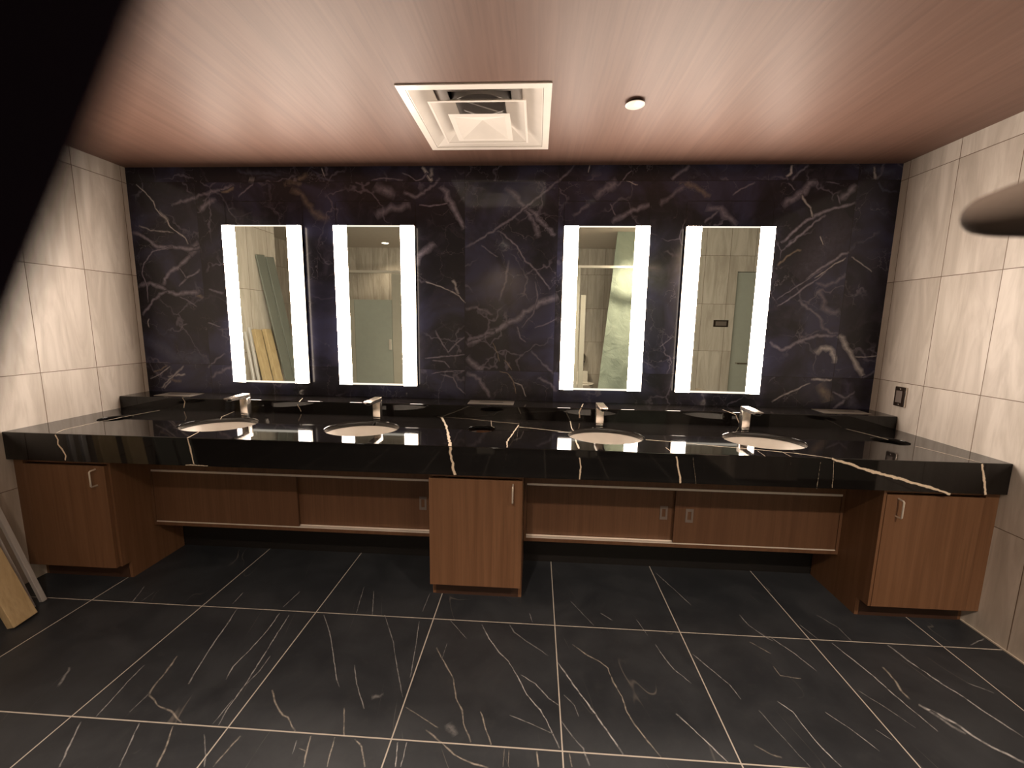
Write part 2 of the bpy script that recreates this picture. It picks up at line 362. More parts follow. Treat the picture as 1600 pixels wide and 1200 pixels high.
# traced veins of the stone, as points on the real surfaces (metres)
WALL_VEINS=[(0.012,'w',0.9,[(0.071,2.381),(0.133,2.323),(0.182,2.269),(0.191,2.227),(0.219,2.189),(0.262,2.156),(0.284,2.101),(0.344,2.059),(0.387,2.03),(0.401,1.987)]),
(0.04,'w',0.6,[(0.212,2.206),(0.246,2.177),(0.264,2.135)]),
(0.035,'l',0.8,[(-0.003,2.071),(0.086,2.037),(0.134,2.003),(0.181,1.969),(0.265,1.969),(0.357,1.961),(0.426,1.953),(0.488,1.97)]),
(0.09,'l',0.8,[(0.388,1.94),(0.441,1.962),(0.488,1.975)]),
(0.035,'l',0.8,[(0.409,1.919),(0.362,1.867),(0.321,1.836),(0.242,1.796),(0.209,1.752),(0.195,1.708)]),
(0.014,'l',0.8,[(0.289,1.974),(0.14,1.939),(0.065,1.856),(0.043,1.79),(0.071,1.698),(0.068,1.632),(0.067,1.587)]),
(0.014,'w',0.5,[(0.058,2.113),(0.142,2.08),(0.262,2.072),(0.307,2.063)]),
(0.03,'l',0.6,[(0.308,2.24),(0.365,2.265),(0.459,2.289),(0.529,2.31),(0.599,2.33),(0.667,2.343),(0.723,2.359),(0.765,2.379)]),
(0.05,'l',0.6,[(0.497,2.215),(0.555,2.248),(0.631,2.285)]),
(0.025,'t',0.9,[(0.666,2.33),(0.712,2.338),(0.763,2.359)]),
(0.016,'l',0.6,[(0.785,2.297),(0.838,2.338),(0.899,2.383)]),
(0.05,'w',0.7,[(0.87,2.411),(0.905,2.399)]),
(0.035,'b',0.5,[(0.791,2.476),(0.855,2.444),(0.922,2.452),(1.098,2.435)]),
(0.04,'l',0.7,[(-0.001,1.698),(0.097,1.725),(0.188,1.691),(0.219,1.669),(0.278,1.648),(0.35,1.657),(0.42,1.658),(0.46,1.676)]),
(0.045,'t',0.6,[(0.398,1.671),(0.434,1.649),(0.478,1.623)]),
(0.03,'l',0.7,[(0.01,1.501),(0.064,1.556),(0.108,1.61),(0.16,1.646),(0.219,1.673)]),
(0.018,'l',0.7,[(0.307,1.701),(0.37,1.763),(0.443,1.794),(0.473,1.82)]),
(0.012,'l',0.6,[(0.321,1.832),(0.345,1.793),(0.369,1.754)]),
(0.012,'l',0.5,[(0.3,1.635),(0.381,1.596),(0.425,1.561)]),
(0.12,'b',0.7,[(0.039,1.339),(0.097,1.298),(0.172,1.231),(0.304,1.197),(0.44,1.218)]),
(0.012,'w',0.6,[(0.052,1.412),(0.047,1.452),(0.064,1.475)]),
(0.012,'l',0.5,[(0.281,1.397),(0.313,1.434),(0.343,1.443)]),
(0.014,'t',0.8,[(0.05,1.094),(0.111,1.114),(0.163,1.143)]),
(0.012,'w',0.6,[(0.02,1.042),(0.097,1.076),(0.182,1.139)]),
(0.02,'w',0.6,[(0.154,1.063),(0.219,1.074),(0.292,1.08)]),
(0.03,'t',0.5,[(0.162,1.045),(0.229,1.037),(0.257,1.024)]),
(0.018,'w',0.55,[(0.096,0.977),(0.172,1.045),(0.288,1.141)]),
(0.02,'w',0.5,[(0.111,0.978),(0.153,1.007),(0.18,1.036)]),
(0.012,'l',0.6,[(0.495,1.455),(0.587,1.425)]),
(0.02,'l',0.5,[(0.521,1.685),(0.585,1.669),(0.631,1.66)]),
(0.03,'l',0.5,[(0.483,1.061),(0.56,1.11),(0.643,1.139)]),
(0.02,'l',0.5,[(0.466,1.131),(0.544,1.201),(0.604,1.239)]),
(0.06,'l',0.7,[(4.346,2.24),(4.411,2.294),(4.465,2.332),(4.499,2.37),(4.547,2.385)]),
(0.016,'w',0.7,[(4.455,2.309),(4.484,2.263),(4.519,2.229),(4.541,2.171)]),
(0.025,'l',0.9,[(4.362,2.015),(4.433,2.082),(4.504,2.152),(4.559,2.183),(4.614,2.21),(4.688,2.236),(4.789,2.256)]),
(0.02,'l',0.8,[(4.396,1.991),(4.475,2.062),(4.545,2.132),(4.617,2.187)]),
(0.05,'l',0.6,[(4.683,2.278),(4.736,2.316),(4.779,2.369)]),
(0.014,'l',0.6,[(4.675,2.309),(4.694,2.248)]),
(0.025,'l',0.9,[(4.537,1.785),(4.598,1.838),(4.671,1.89),(4.743,1.946),(4.788,1.962)]),
(0.012,'w',0.7,[(4.591,1.798),(4.657,1.846),(4.71,1.89),(4.773,1.926)]),
(0.009,'w',0.9,[(4.597,2.059),(4.622,2.004)]),
(0.02,'t',0.8,[(4.356,1.876),(4.409,1.936),(4.469,1.972),(4.493,1.968)]),
(0.012,'w',0.6,[(4.803,1.934),(4.867,1.892),(4.94,1.841)]),
(0.02,'w',0.6,[(4.871,2.473),(4.885,2.399)]),
(0.02,'b',0.6,[(4.906,2.38),(4.943,2.331),(5.028,2.323)]),
(0.07,'b',0.5,[(4.795,2.447),(4.859,2.455),(5.004,2.435)]),
(0.3,'p',0.55,[(4.462,1.817),(4.567,1.937),(4.671,2.055),(4.783,2.152)]),
(0.014,'l',0.8,[(4.379,1.617),(4.465,1.679),(4.549,1.749),(4.608,1.79),(4.668,1.85)]),
(0.012,'l',0.7,[(4.37,1.662),(4.482,1.74),(4.643,1.858)]),
(0.025,'l',0.7,[(4.353,1.384),(4.44,1.335),(4.51,1.374),(4.579,1.409),(4.653,1.435),(4.746,1.432),(4.781,1.441)]),
(0.05,'w',0.75,[(4.658,1.314),(4.691,1.348),(4.743,1.349),(4.781,1.308),(4.779,1.253)]),
(0.045,'w',0.65,[(4.792,1.446),(4.833,1.371),(4.871,1.33),(4.905,1.281),(4.932,1.226),(4.973,1.163)]),
(0.01,'w',0.8,[(4.902,1.302),(4.971,1.299),(5.042,1.308)]),
(0.05,'l',0.4,[(4.638,1.738),(4.672,1.617),(4.716,1.576),(4.778,1.598)]),
(0.025,'l',0.5,[(4.51,1.663),(4.573,1.607),(4.651,1.555),(4.678,1.493),(4.735,1.453),(4.784,1.445)]),
(0.03,'l',0.4,[(4.605,1.778),(4.668,1.746),(4.724,1.779),(4.785,1.827)]),
(0.02,'w',0.7,[(4.645,1.147),(4.719,1.141),(4.78,1.142)]),
(0.09,'t',0.7,[(4.713,1.123),(4.745,1.064),(4.769,0.995)]),
(0.014,'w',0.6,[(4.406,0.986),(4.472,1.031),(4.542,1.067),(4.644,1.122)]),
(0.08,'p',0.8,[(4.852,1.152),(4.891,1.067),(4.952,0.939)]),
(0.02,'l',0.6,[(4.79,1.065),(4.876,1.024),(4.936,1.069)]),
(0.025,'l',0.6,[(4.789,0.935),(4.841,0.98),(4.9,1.033)]),
(0.02,'l',0.4,[(4.968,1.163),(5.018,1.186),(5.069,1.229)]),
(0.02,'l',0.6,[(2.332,1.98),(2.43,2.03),(2.523,2.087),(2.661,2.176),(2.723,2.228),(2.797,2.288),(2.866,2.339),(2.938,2.397),(3.006,2.451),(3.041,2.497)]),
(0.016,'l',0.7,[(2.566,2.079),(2.677,1.986),(2.73,1.896),(2.773,1.864),(2.825,1.81),(2.904,1.711)]),
(0.05,'l',0.65,[(2.344,1.326),(2.433,1.384),(2.542,1.434),(2.651,1.492),(2.758,1.57),(2.864,1.627),(2.957,1.67)]),
(0.03,'l',0.6,[(2.344,1.361),(2.433,1.393),(2.542,1.421)]),
(0.012,'w',0.7,[(2.061,1.753),(2.17,1.716),(2.235,1.691),(2.288,1.658),(2.331,1.611)]),
(0.025,'w',0.6,[(2.249,1.767),(2.262,1.73),(2.283,1.67)]),
(0.014,'l',0.6,[(2.123,1.427),(2.166,1.345),(2.211,1.279),(2.278,1.347),(2.331,1.387)]),
(0.012,'l',0.7,[(2.049,1.232),(2.188,1.248),(2.331,1.264)]),
(0.012,'l',0.6,[(2.098,1.219),(2.188,1.212),(2.223,1.168)]),
(0.012,'l',0.7,[(2.092,1.125),(2.165,1.14),(2.331,1.153)]),
(0.014,'l',0.6,[(2.156,1.122),(2.246,1.102),(2.277,1.035),(2.335,0.986)]),
(0.05,'l',0.6,[(2.34,1.246),(2.398,1.185),(2.461,1.164)]),
(0.04,'l',0.55,[(2.34,1.14),(2.412,1.105),(2.466,1.039),(2.502,0.963)]),
(0.01,'t',0.7,[(2.521,1.351),(2.557,1.273),(2.567,1.22)]),
(0.01,'t',0.8,[(2.597,1.234),(2.624,1.212),(2.656,1.164)]),
(0.01,'t',0.8,[(2.567,1.153),(2.625,1.141),(2.67,1.08),(2.685,0.999)]),
(0.01,'w',0.6,[(2.67,1.08),(2.724,1.059),(2.757,0.979)]),
(0.014,'l',0.6,[(2.686,1.462),(2.709,1.385),(2.749,1.355)]),
(0.02,'l',0.4,[(2.785,1.299),(2.875,1.204),(2.947,1.144)]),
(0.03,'l',0.4,[(2.331,1.577),(2.41,1.587),(2.52,1.537)]),
(0.012,'l',0.5,[(2.801,1.76),(2.82,1.656),(2.793,1.549),(2.717,1.454)]),
(0.012,'l',0.5,[(2.803,1.455),(2.868,1.474),(2.953,1.518)]),
(0.03,'l',0.4,[(2.833,1.115),(2.922,1.072),(2.968,1.02)]),
(0.012,'l',0.5,[(2.439,1.993),(2.494,1.952),(2.55,1.916)]),
(0.02,'l',0.35,[(2.623,1.9),(2.604,1.758),(2.562,1.631)]),
(0.05,'l',0.55,[(1.952,1.815),(2.041,1.941),(2.129,2.004)]),
(0.05,'l',0.75,[(2.175,2.368),(2.226,2.276),(2.264,2.208),(2.302,2.147),(2.327,2.095)]),
(0.045,'l',0.5,[(2.596,2.359),(2.68,2.288),(2.723,2.228),(2.788,2.128),(2.819,2.04)]),
(0.04,'l',0.5,[(2.748,2.228),(2.829,2.148),(2.928,2.056)]),
(0.012,'l',0.7,[(2.025,2.248),(2.11,2.24),(2.226,2.26)]),
(0.03,'l',0.55,[(1.919,2.328),(1.996,2.296),(2.069,2.336),(2.133,2.376),(2.167,2.415)]),
(0.03,'w',0.8,[(2.046,2.483),(2.079,2.447),(2.116,2.392)]),
(0.03,'w',0.5,[(2.117,2.478),(2.113,2.439),(2.091,2.423)]),
(0.014,'l',0.7,[(1.913,2.448),(1.964,2.428),(2.006,2.4),(2.049,2.408),(2.083,2.447)]),
(0.08,'l',0.55,[(1.731,2.377),(1.79,2.337),(1.867,2.312)]),
(0.014,'l',0.6,[(1.706,2.401),(1.793,2.416),(1.921,2.4)]),
(0.04,'t',0.5,[(1.107,2.378),(1.205,2.398),(1.282,2.442)]),
(0.04,'t',0.4,[(1.126,2.398),(1.235,2.378)]),
(0.07,'t',0.4,[(1.159,2.358),(1.231,2.317),(1.254,2.256),(1.295,2.199),(1.399,2.141)]),
(0.012,'w',0.8,[(1.376,2.482),(1.391,2.426)]),
(0.02,'b',0.6,[(1.306,2.474),(1.36,2.418),(1.455,2.397)]),
(0.06,'b',0.5,[(0.92,2.431),(1.098,2.435)]),
(0.06,'l',0.5,[(1.725,2.175),(1.809,2.22),(1.969,2.24)]),
(0.014,'w',0.7,[(3.135,2.489),(3.124,2.443)]),
(0.06,'l',0.55,[(3.167,2.295),(3.234,2.346),(3.313,2.392)]),
(0.012,'w',0.7,[(3.366,2.392),(3.443,2.368)]),
(0.012,'l',0.6,[(3.342,2.388),(3.371,2.434),(3.402,2.453)]),
(0.03,'l',0.6,[(3.654,2.395),(3.691,2.433),(3.759,2.482)]),
(0.05,'t',0.5,[(3.702,2.387),(3.796,2.352),(3.9,2.294)]),
(0.04,'l',0.4,[(3.736,2.364),(3.66,2.306),(3.584,2.248)]),
(0.014,'l',0.6,[(4.034,2.306),(4.074,2.336),(4.168,2.382)]),
(0.012,'l',0.6,[(3.271,2.256),(3.312,2.181)]),
(0.04,'l',0.6,[(3.285,2.141),(3.364,2.189),(3.464,2.228),(3.531,2.248)]),
(0.07,'l',0.5,[(3.884,2.248),(3.966,2.217),(4.03,2.163),(4.082,2.124)]),
(0.02,'l',0.5,[(3.873,2.139),(3.955,2.209)]),
(0.03,'l',0.4,[(3.036,2.177),(3.144,2.256)]),
(0.02,'w',0.8,[(4.351,2.415),(4.38,2.438),(4.383,2.483)]),
(0.02,'l',0.5,[(4.384,2.393),(4.433,2.445),(4.482,2.482)]),
(0.012,'l',0.5,[(3.642,1.341),(3.73,1.411)]),
(0.08,'p',0.4,[(4.116,1.65),(4.362,1.816)]),
(0.012,'l',0.5,[(4.37,2.381),(4.414,2.332)]),
(0.012,'l',0.5,[(4.593,2.384),(4.679,2.369)])]
FLOOR_VEINS=[(0.012,'w',0.8,[(1.307,-0.975),(1.342,-1.111),(1.367,-1.219),(1.401,-1.34),(1.428,-1.426)]),
(0.01,'w',0.8,[(1.543,-0.99),(1.558,-1.111),(1.556,-1.232),(1.547,-1.329),(1.564,-1.394)]),
(0.01,'w',0.8,[(1.599,-1),(1.618,-1.136),(1.643,-1.298),(1.661,-1.421),(1.668,-1.526),(1.683,-1.585)]),
(0.008,'w',0.6,[(1.67,-1.26),(1.674,-1.343),(1.663,-1.408)]),
(0.008,'w',0.6,[(1.659,-1.48),(1.658,-1.584)]),
(0.014,'t',0.7,[(1.262,-1.291),(1.286,-1.372),(1.3,-1.447),(1.317,-1.485)]),
(0.012,'t',0.7,[(1.317,-1.485),(1.406,-1.532),(1.461,-1.544),(1.544,-1.587)]),
(0.01,'w',0.7,[(1.165,-1.348),(1.175,-1.435),(1.189,-1.494),(1.205,-1.586)]),
(0.01,'w',0.4,[(1.311,-1.479),(1.31,-1.56)]),
(0.02,'w',0.4,[(0.863,-1.38),(0.921,-1.475)]),
(0.012,'w',0.5,[(0.67,-0.839),(0.73,-0.97)]),
(0.01,'w',0.35,[(0.769,-0.876),(0.77,-0.967)]),
(0.01,'w',0.5,[(1.248,-0.849),(1.257,-0.944)]),
(0.01,'w',0.6,[(1.549,-0.814),(1.533,-0.947)]),
(0.008,'w',0.7,[(1.772,-0.987),(1.86,-1.101),(1.946,-1.239),(2.019,-1.36),(2.047,-1.395)]),
(0.012,'t',0.8,[(1.784,-1.427),(1.835,-1.487),(1.893,-1.531),(1.917,-1.537),(1.974,-1.588)]),
(0.012,'t',0.9,[(2.041,-1.6),(2.054,-1.654),(2.072,-1.706)]),
(0.008,'t',0.7,[(2.052,-1.654),(2.022,-1.646)]),
(0.008,'w',0.6,[(2,-1.62),(2.01,-1.668)]),
(0.01,'t',0.9,[(2.128,-1.599),(2.139,-1.655),(2.151,-1.701)]),
(0.01,'t',0.7,[(2.109,-1.483),(2.157,-1.592)]),
(0.012,'w',0.7,[(1.169,-1.607),(1.217,-1.682),(1.27,-1.763)]),
(0.01,'w',0.7,[(1.388,-1.598),(1.427,-1.676),(1.465,-1.749)]),
(0.012,'t',0.9,[(1.52,-1.601),(1.556,-1.667),(1.589,-1.74)]),
(0.01,'w',0.5,[(1.656,-1.621),(1.72,-1.691),(1.744,-1.729)]),
(0.012,'t',0.7,[(1.79,-1.618),(1.78,-1.674),(1.772,-1.727)]),
(0.01,'w',0.95,[(2.581,-0.993),(2.627,-1.084),(2.682,-1.162),(2.729,-1.213),(2.775,-1.295),(2.812,-1.375),(2.866,-1.439),(2.894,-1.49),(2.932,-1.583)]),
(0.012,'t',0.8,[(2.392,-1.157),(2.446,-1.238),(2.505,-1.324),(2.53,-1.408),(2.565,-1.461),(2.579,-1.513),(2.618,-1.583)]),
(0.006,'w',0.5,[(2.436,-1.126),(2.432,-1.228)]),
(0.01,'w',0.7,[(2.783,-1.278),(2.848,-1.321),(2.9,-1.384),(2.941,-1.415)]),
(0.012,'t',0.95,[(2.637,-1.461),(2.664,-1.524),(2.69,-1.587)]),
(0.012,'w',0.35,[(2.718,-0.982),(2.743,-1.033),(2.818,-1.097),(2.906,-1.167)]),
(0.006,'w',0.6,[(2.421,-0.978),(2.521,-1.092)]),
(0.008,'w',0.6,[(2.266,-0.995),(2.295,-1.153),(2.321,-1.328)]),
(0.008,'w',0.5,[(2.079,-0.963),(2.181,-1.134),(2.254,-1.29),(2.319,-1.423)]),
(0.008,'w',0.6,[(2.061,-1.281),(2.111,-1.375),(2.188,-1.483)]),
(0.008,'t',0.6,[(2.345,-1.464),(2.49,-1.539)]),
(0.012,'t',0.8,[(2.445,-1.547),(2.501,-1.584),(2.565,-1.629),(2.629,-1.653),(2.69,-1.663)]),
(0.008,'w',0.5,[(2.749,-1.469),(2.825,-1.495),(2.912,-1.531)]),
(0.012,'w',0.95,[(2.944,-1.197),(3.009,-1.322),(3.059,-1.406),(3.105,-1.493),(3.154,-1.588)]),
(0.012,'t',0.8,[(3.018,-1.09),(3.075,-1.144),(3.134,-1.186),(3.163,-1.216),(3.172,-1.288),(3.196,-1.356),(3.2,-1.423),(3.22,-1.474),(3.251,-1.535),(3.283,-1.589)]),
(0.012,'w',0.6,[(3.409,-1.06),(3.429,-1.143),(3.45,-1.201),(3.499,-1.27)]),
(0.012,'w',0.6,[(3.389,-1.415),(3.428,-1.469)]),
(0.008,'w',0.6,[(3.358,-0.896),(3.388,-1.005)]),
(0.01,'w',0.6,[(3.571,-0.474),(3.632,-0.63),(3.68,-0.763)]),
(0.01,'w',0.6,[(3.183,-0.862),(3.236,-0.915)]),
(0.008,'w',0.4,[(3.034,-0.777),(3.137,-0.959)]),
(0.008,'w',0.45,[(2.962,-1.364),(3.001,-1.41),(3.012,-1.456)]),
(0.012,'w',0.45,[(2.945,-1.479),(2.981,-1.533),(3.016,-1.577),(3.031,-1.635)]),
(0.008,'w',0.6,[(2.815,-0.891),(2.832,-0.96)]),
(0.01,'w',0.9,[(2.358,-1.601),(2.379,-1.685)]),
(0.01,'w',0.8,[(2.392,-1.599),(2.396,-1.683)]),
(0.012,'t',0.8,[(2.201,-1.601),(2.238,-1.626),(2.276,-1.692)]),
(0.012,'t',0.9,[(2.853,-1.598),(2.858,-1.651)]),
(0.006,'t',0.6,[(2.739,-1.597),(2.739,-1.659)]),
(0.006,'t',0.6,[(2.755,-1.6),(2.756,-1.658)]),
(0.01,'t',0.7,[(2.965,-1.597),(2.972,-1.643)]),
(0.008,'w',0.6,[(1.951,-0.781),(2.017,-0.968)]),
(0.008,'w',0.5,[(1.882,-0.747),(1.93,-0.96)]),
(0.008,'w',0.6,[(2.265,-0.773),(2.263,-0.924)]),
(0.012,'w',0.9,[(4.255,-0.988),(4.278,-1.079),(4.302,-1.172),(4.314,-1.266),(4.334,-1.36),(4.345,-1.419)]),
(0.018,'t',0.8,[(4.384,-1.118),(4.378,-1.186),(4.361,-1.241),(4.359,-1.283)]),
(0.03,'w',0.9,[(4.375,-1.305),(4.412,-1.344),(4.444,-1.379),(4.459,-1.421),(4.486,-1.466),(4.541,-1.518)]),
(0.03,'w',0.4,[(4.395,-1.329),(4.414,-1.381),(4.442,-1.422)]),
(0.018,'w',0.85,[(4.514,-0.981),(4.528,-1.071),(4.55,-1.14),(4.564,-1.195),(4.592,-1.254),(4.609,-1.321),(4.647,-1.419)]),
(0.01,'w',0.7,[(3.563,-1.107),(3.622,-1.205),(3.659,-1.268),(3.673,-1.333)]),
(0.012,'t',0.6,[(3.863,-1.01),(3.926,-1.079)]),
(0.01,'w',0.7,[(3.977,-0.968),(4.036,-1.071),(4.072,-1.165)]),
(0.01,'w',0.6,[(3.904,-0.82),(3.917,-0.899),(3.955,-0.97),(3.979,-0.997)]),
(0.01,'t',0.7,[(3.896,-1.151),(3.898,-1.202),(3.979,-1.212)]),
(0.01,'w',0.9,[(3.813,-1.331),(3.849,-1.376),(3.856,-1.454),(3.871,-1.526),(3.891,-1.578)]),
(0.01,'w',0.7,[(3.975,-1.367),(4.025,-1.434),(4.066,-1.512)]),
(0.01,'w',0.35,[(3.718,-1.378),(3.741,-1.455),(3.77,-1.548),(3.783,-1.586)]),
(0.014,'t',0.5,[(3.63,-1.52),(3.673,-1.551),(3.705,-1.56)]),
(0.01,'w',0.9,[(3.396,-1.423),(3.449,-1.5),(3.509,-1.591)]),
(0.01,'w',0.4,[(4.179,-1.254),(4.231,-1.329),(4.274,-1.411)]),
(0.012,'w',0.35,[(4.312,-0.789),(4.36,-0.878),(4.357,-0.968)]),
(0.01,'w',0.4,[(4.176,-0.87),(4.204,-0.972)]),
(0.014,'w',0.4,[(4.676,-1.177),(4.74,-1.225)]),
(0.014,'w',0.5,[(4.913,-0.95),(5.029,-0.9)]),
(0.008,'w',0.6,[(4.115,-1.428),(4.145,-1.467)]),
(0.06,'w',0.25,[(2.522,-1.517),(2.559,-1.563)]),
(0.05,'w',0.25,[(2.195,-1.432),(2.24,-1.414)])]
TOP_VEINS=[(0.012,0.8,[(0.319,-0.263),(0.279,-0.445),(0.259,-0.62),(0.256,-0.785),(0.289,-0.85)]),
(0.01,0.9,[(1.031,-0.867),(0.993,-0.741)]),
(0.008,0.8,[(0.893,-0.458),(0.85,-0.391),(0.817,-0.239)]),
(0.022,1,[(2.216,-0.238),(2.292,-0.454),(2.381,-0.788),(2.4,-0.866)]),
(0.007,0.7,[(2.183,-0.223),(2.386,-0.254),(2.578,-0.319),(2.724,-0.353)]),
(0.012,0.9,[(2.725,-0.385),(2.7,-0.57),(2.677,-0.755),(2.687,-0.857)]),
(0.005,0.4,[(2.724,-0.449),(2.727,-0.75)]),
(0.01,0.8,[(2.727,-0.433),(2.875,-0.477),(3.03,-0.532)]),
(0.01,0.8,[(3.42,-0.635),(3.552,-0.658),(3.76,-0.718),(3.961,-0.763),(4.12,-0.809),(4.232,-0.867)]),
(0.01,0.8,[(3.046,-0.244),(3.04,-0.412),(3.045,-0.487)]),
(0.014,0.9,[(3.039,-0.678),(3.041,-0.762),(3.043,-0.84)]),
(0.008,0.6,[(3.485,-0.77),(3.49,-0.856)]),
(0.01,0.8,[(4.908,-0.862),(4.879,-0.759),(4.834,-0.601)]),
(0.01,0.8,[(4.733,-0.243),(4.77,-0.36),(4.793,-0.481)]),
(0.006,0.6,[(3.932,-0.777),(3.924,-0.87)]),
(0.006,0.6,[(4.048,-0.775),(4.047,-0.867)]),
(0.007,0.6,[(2.543,-0.288),(2.563,-0.437),(2.585,-0.466)])]
APRON_VEINS=[(0.018,0.9,[(0.305,0.866),(0.315,0.839),(0.308,0.814),(0.329,0.787),(0.345,0.752),(0.338,0.727)]),
(0.012,0.9,[(1.031,0.868),(1.04,0.82),(1.052,0.728)]),
(0.012,0.7,[(1.006,0.723),(1.058,0.725),(1.128,0.724)]),
(0.022,0.95,[(2.4,0.868),(2.409,0.796),(2.425,0.723)]),
(0.012,0.8,[(3.042,0.834),(3.05,0.785),(3.046,0.722)]),
(0.014,0.85,[(3.509,0.856),(3.526,0.786),(3.537,0.721)]),
(0.008,0.4,[(3.588,0.853),(3.599,0.788),(3.611,0.721)]),
(0.02,1,[(4.232,0.871),(4.384,0.823),(4.594,0.771),(4.789,0.715)]),
(0.016,0.95,[(4.904,0.867),(4.928,0.79),(4.946,0.718)]),
(0.008,0.5,[(4.242,0.862),(4.25,0.726)]),
(0.008,0.4,[(4.182,0.851),(4.18,0.716)]),
(0.006,0.3,[(4.046,0.852),(4.049,0.773)]),
(0.008,0.3,[(2.688,0.864),(2.676,0.798),(2.667,0.738)])]
LEDGE_VEINS=[(0.01,0.9,[(0.449,0.95),(0.465,0.924),(0.452,0.884)]),
(0.01,0.7,[(1.247,0.928),(1.266,0.88)]),
(0.012,0.9,[(3.114,0.956),(3.103,0.923),(3.108,0.889)]),
(0.012,0.9,[(4.078,0.933),(4.092,0.905),(4.107,0.872)])]
LEDGE_TOP_VEINS=[(0.01,0.8,[(0.438,-0.21),(0.428,-0.135)]),
(0.01,0.7,[(1.277,-0.257),(1.226,-0.121)]),
(0.01,0.9,[(3.143,-0.067),(3.123,-0.18)]),
(0.01,0.8,[(4.029,-0.142),(4.043,-0.295)])]

# ------------------------------------------------------------------ the room
def slab_floor():
    bm = boxm(-1.7, 6.7, -5.3, .1, -.1, 0.)
    ribbons(bm, [(w_*.62, a, b*.9, c) for w_, a, b, c in FLOOR_VEINS], lambda x, y, e: (x, y, .0003+e), {'w': (.50, .50, .51), 't': (.40, .365, .32)})
    return bm
struct('floor', slab_floor(), M['floor'])
bm = boxm(-.1, W+.1, 0., .1, 0., H)
TONE['j'] = (.004, .003, .003)
for a_, b_ in ((.685, 1.226), (1.455, 1.998), (2.981, 3.527), (3.757, 4.298)):      # cut stone above each mirror
    WALL_VEINS += [(.007, 'j', 1., [(a_, 2.06), (a_, 2.27)]), (.007, 'j', 1., [(a_, 2.27), (b_, 2.27)]), (.007, 'j', 1., [(b_, 2.27), (b_, 2.06)])]
ribbons(bm, WALL_VEINS, lambda x, z, e: (x, -.0003-e, z), TONE)
struct('wall_back', bm, M['marble'])
struct('wall_left', boxm(-.1, 0., -1.72, 0., 0., HR), M['tile_l'])
struct('wall_right', boxm(W, W+.1, -1.60, 0., 0., HR), M['tile_r'])
bm = boxm(-.1, 2.222, -1.75, .1, H, H+.06); box(bm, 2.822, W+.1, -1.75, .1, H, H+.06)      # the vent sits in an opening
box(bm, 2.222, 2.822, -1.75, -.904, H, H+.06); box(bm, 2.222, 2.822, -.304, .1, H, H+.06)
struct('ceiling', bm, M['ceil'])
struct('trim_1', boxm(0., W, -1.775, -1.751, H, HR), M['ceil'])                       # face of the lowered ceiling
struct('ceiling_rear', boxm(-1.7, 6.7, -5.3, -1.5, HR, HR+.06), M['white_paint'])
struct('wall_left_alcove', boxm(-1.7, -1.6, -5.2, -1.72, 0., HR), M['tile_r'])
struct('wall_left_return', boxm(-1.6, -.1, -1.72, -1.62, 0., HR), M['tile_y'])
struct('wall_right_return', boxm(W+.1, 6.6, -1.60, -1.5, 0., HR), M['tile_y'])
struct('wall_right_alcove', boxm(6.6, 6.7, -3.05, -1.5, 0., HR), M['tile_r'])
bm = boxm(4.8, 5.40, -3.05, -2.95, 0., HR); box(bm, 5.40, 6.32, -3.05, -2.95, 2.19, HR); box(bm, 6.32, 6.6, -3.05, -2.95, 0., HR)
struct('wall_right_rear', bm, M['tile_y'])
struct('wall_right_side', boxm(4.8, 4.9, -5.2, -3.05, 0., HR), M['tile_r'])
struct('wall_rear', boxm(-1.7, 4.9, -5.3, -5.2, 0., HR), M['tile_y'])
struct('wall_pipe_chase', boxm(.53, 4.515, -.405, -.38, 0., .24), M['chase'])
dr = obj('door_1', boxm(5.405, 6.315, -3.04, -3.0, .005, 2.185), M['door']); dr['kind'] = 'structure'
bm = bmesh.new(); tube(bm, [(5.50, -2.998, 1.0), (5.50, -2.955, 1.0), (5.62, -2.955, 1.0)], .01)
obj('door_handle', bm, M['nickel'], dr)

struct('trim_2', boxm(W-.007, W-.0005, -1.6, -.77, .0005, .007), M['caulk'])

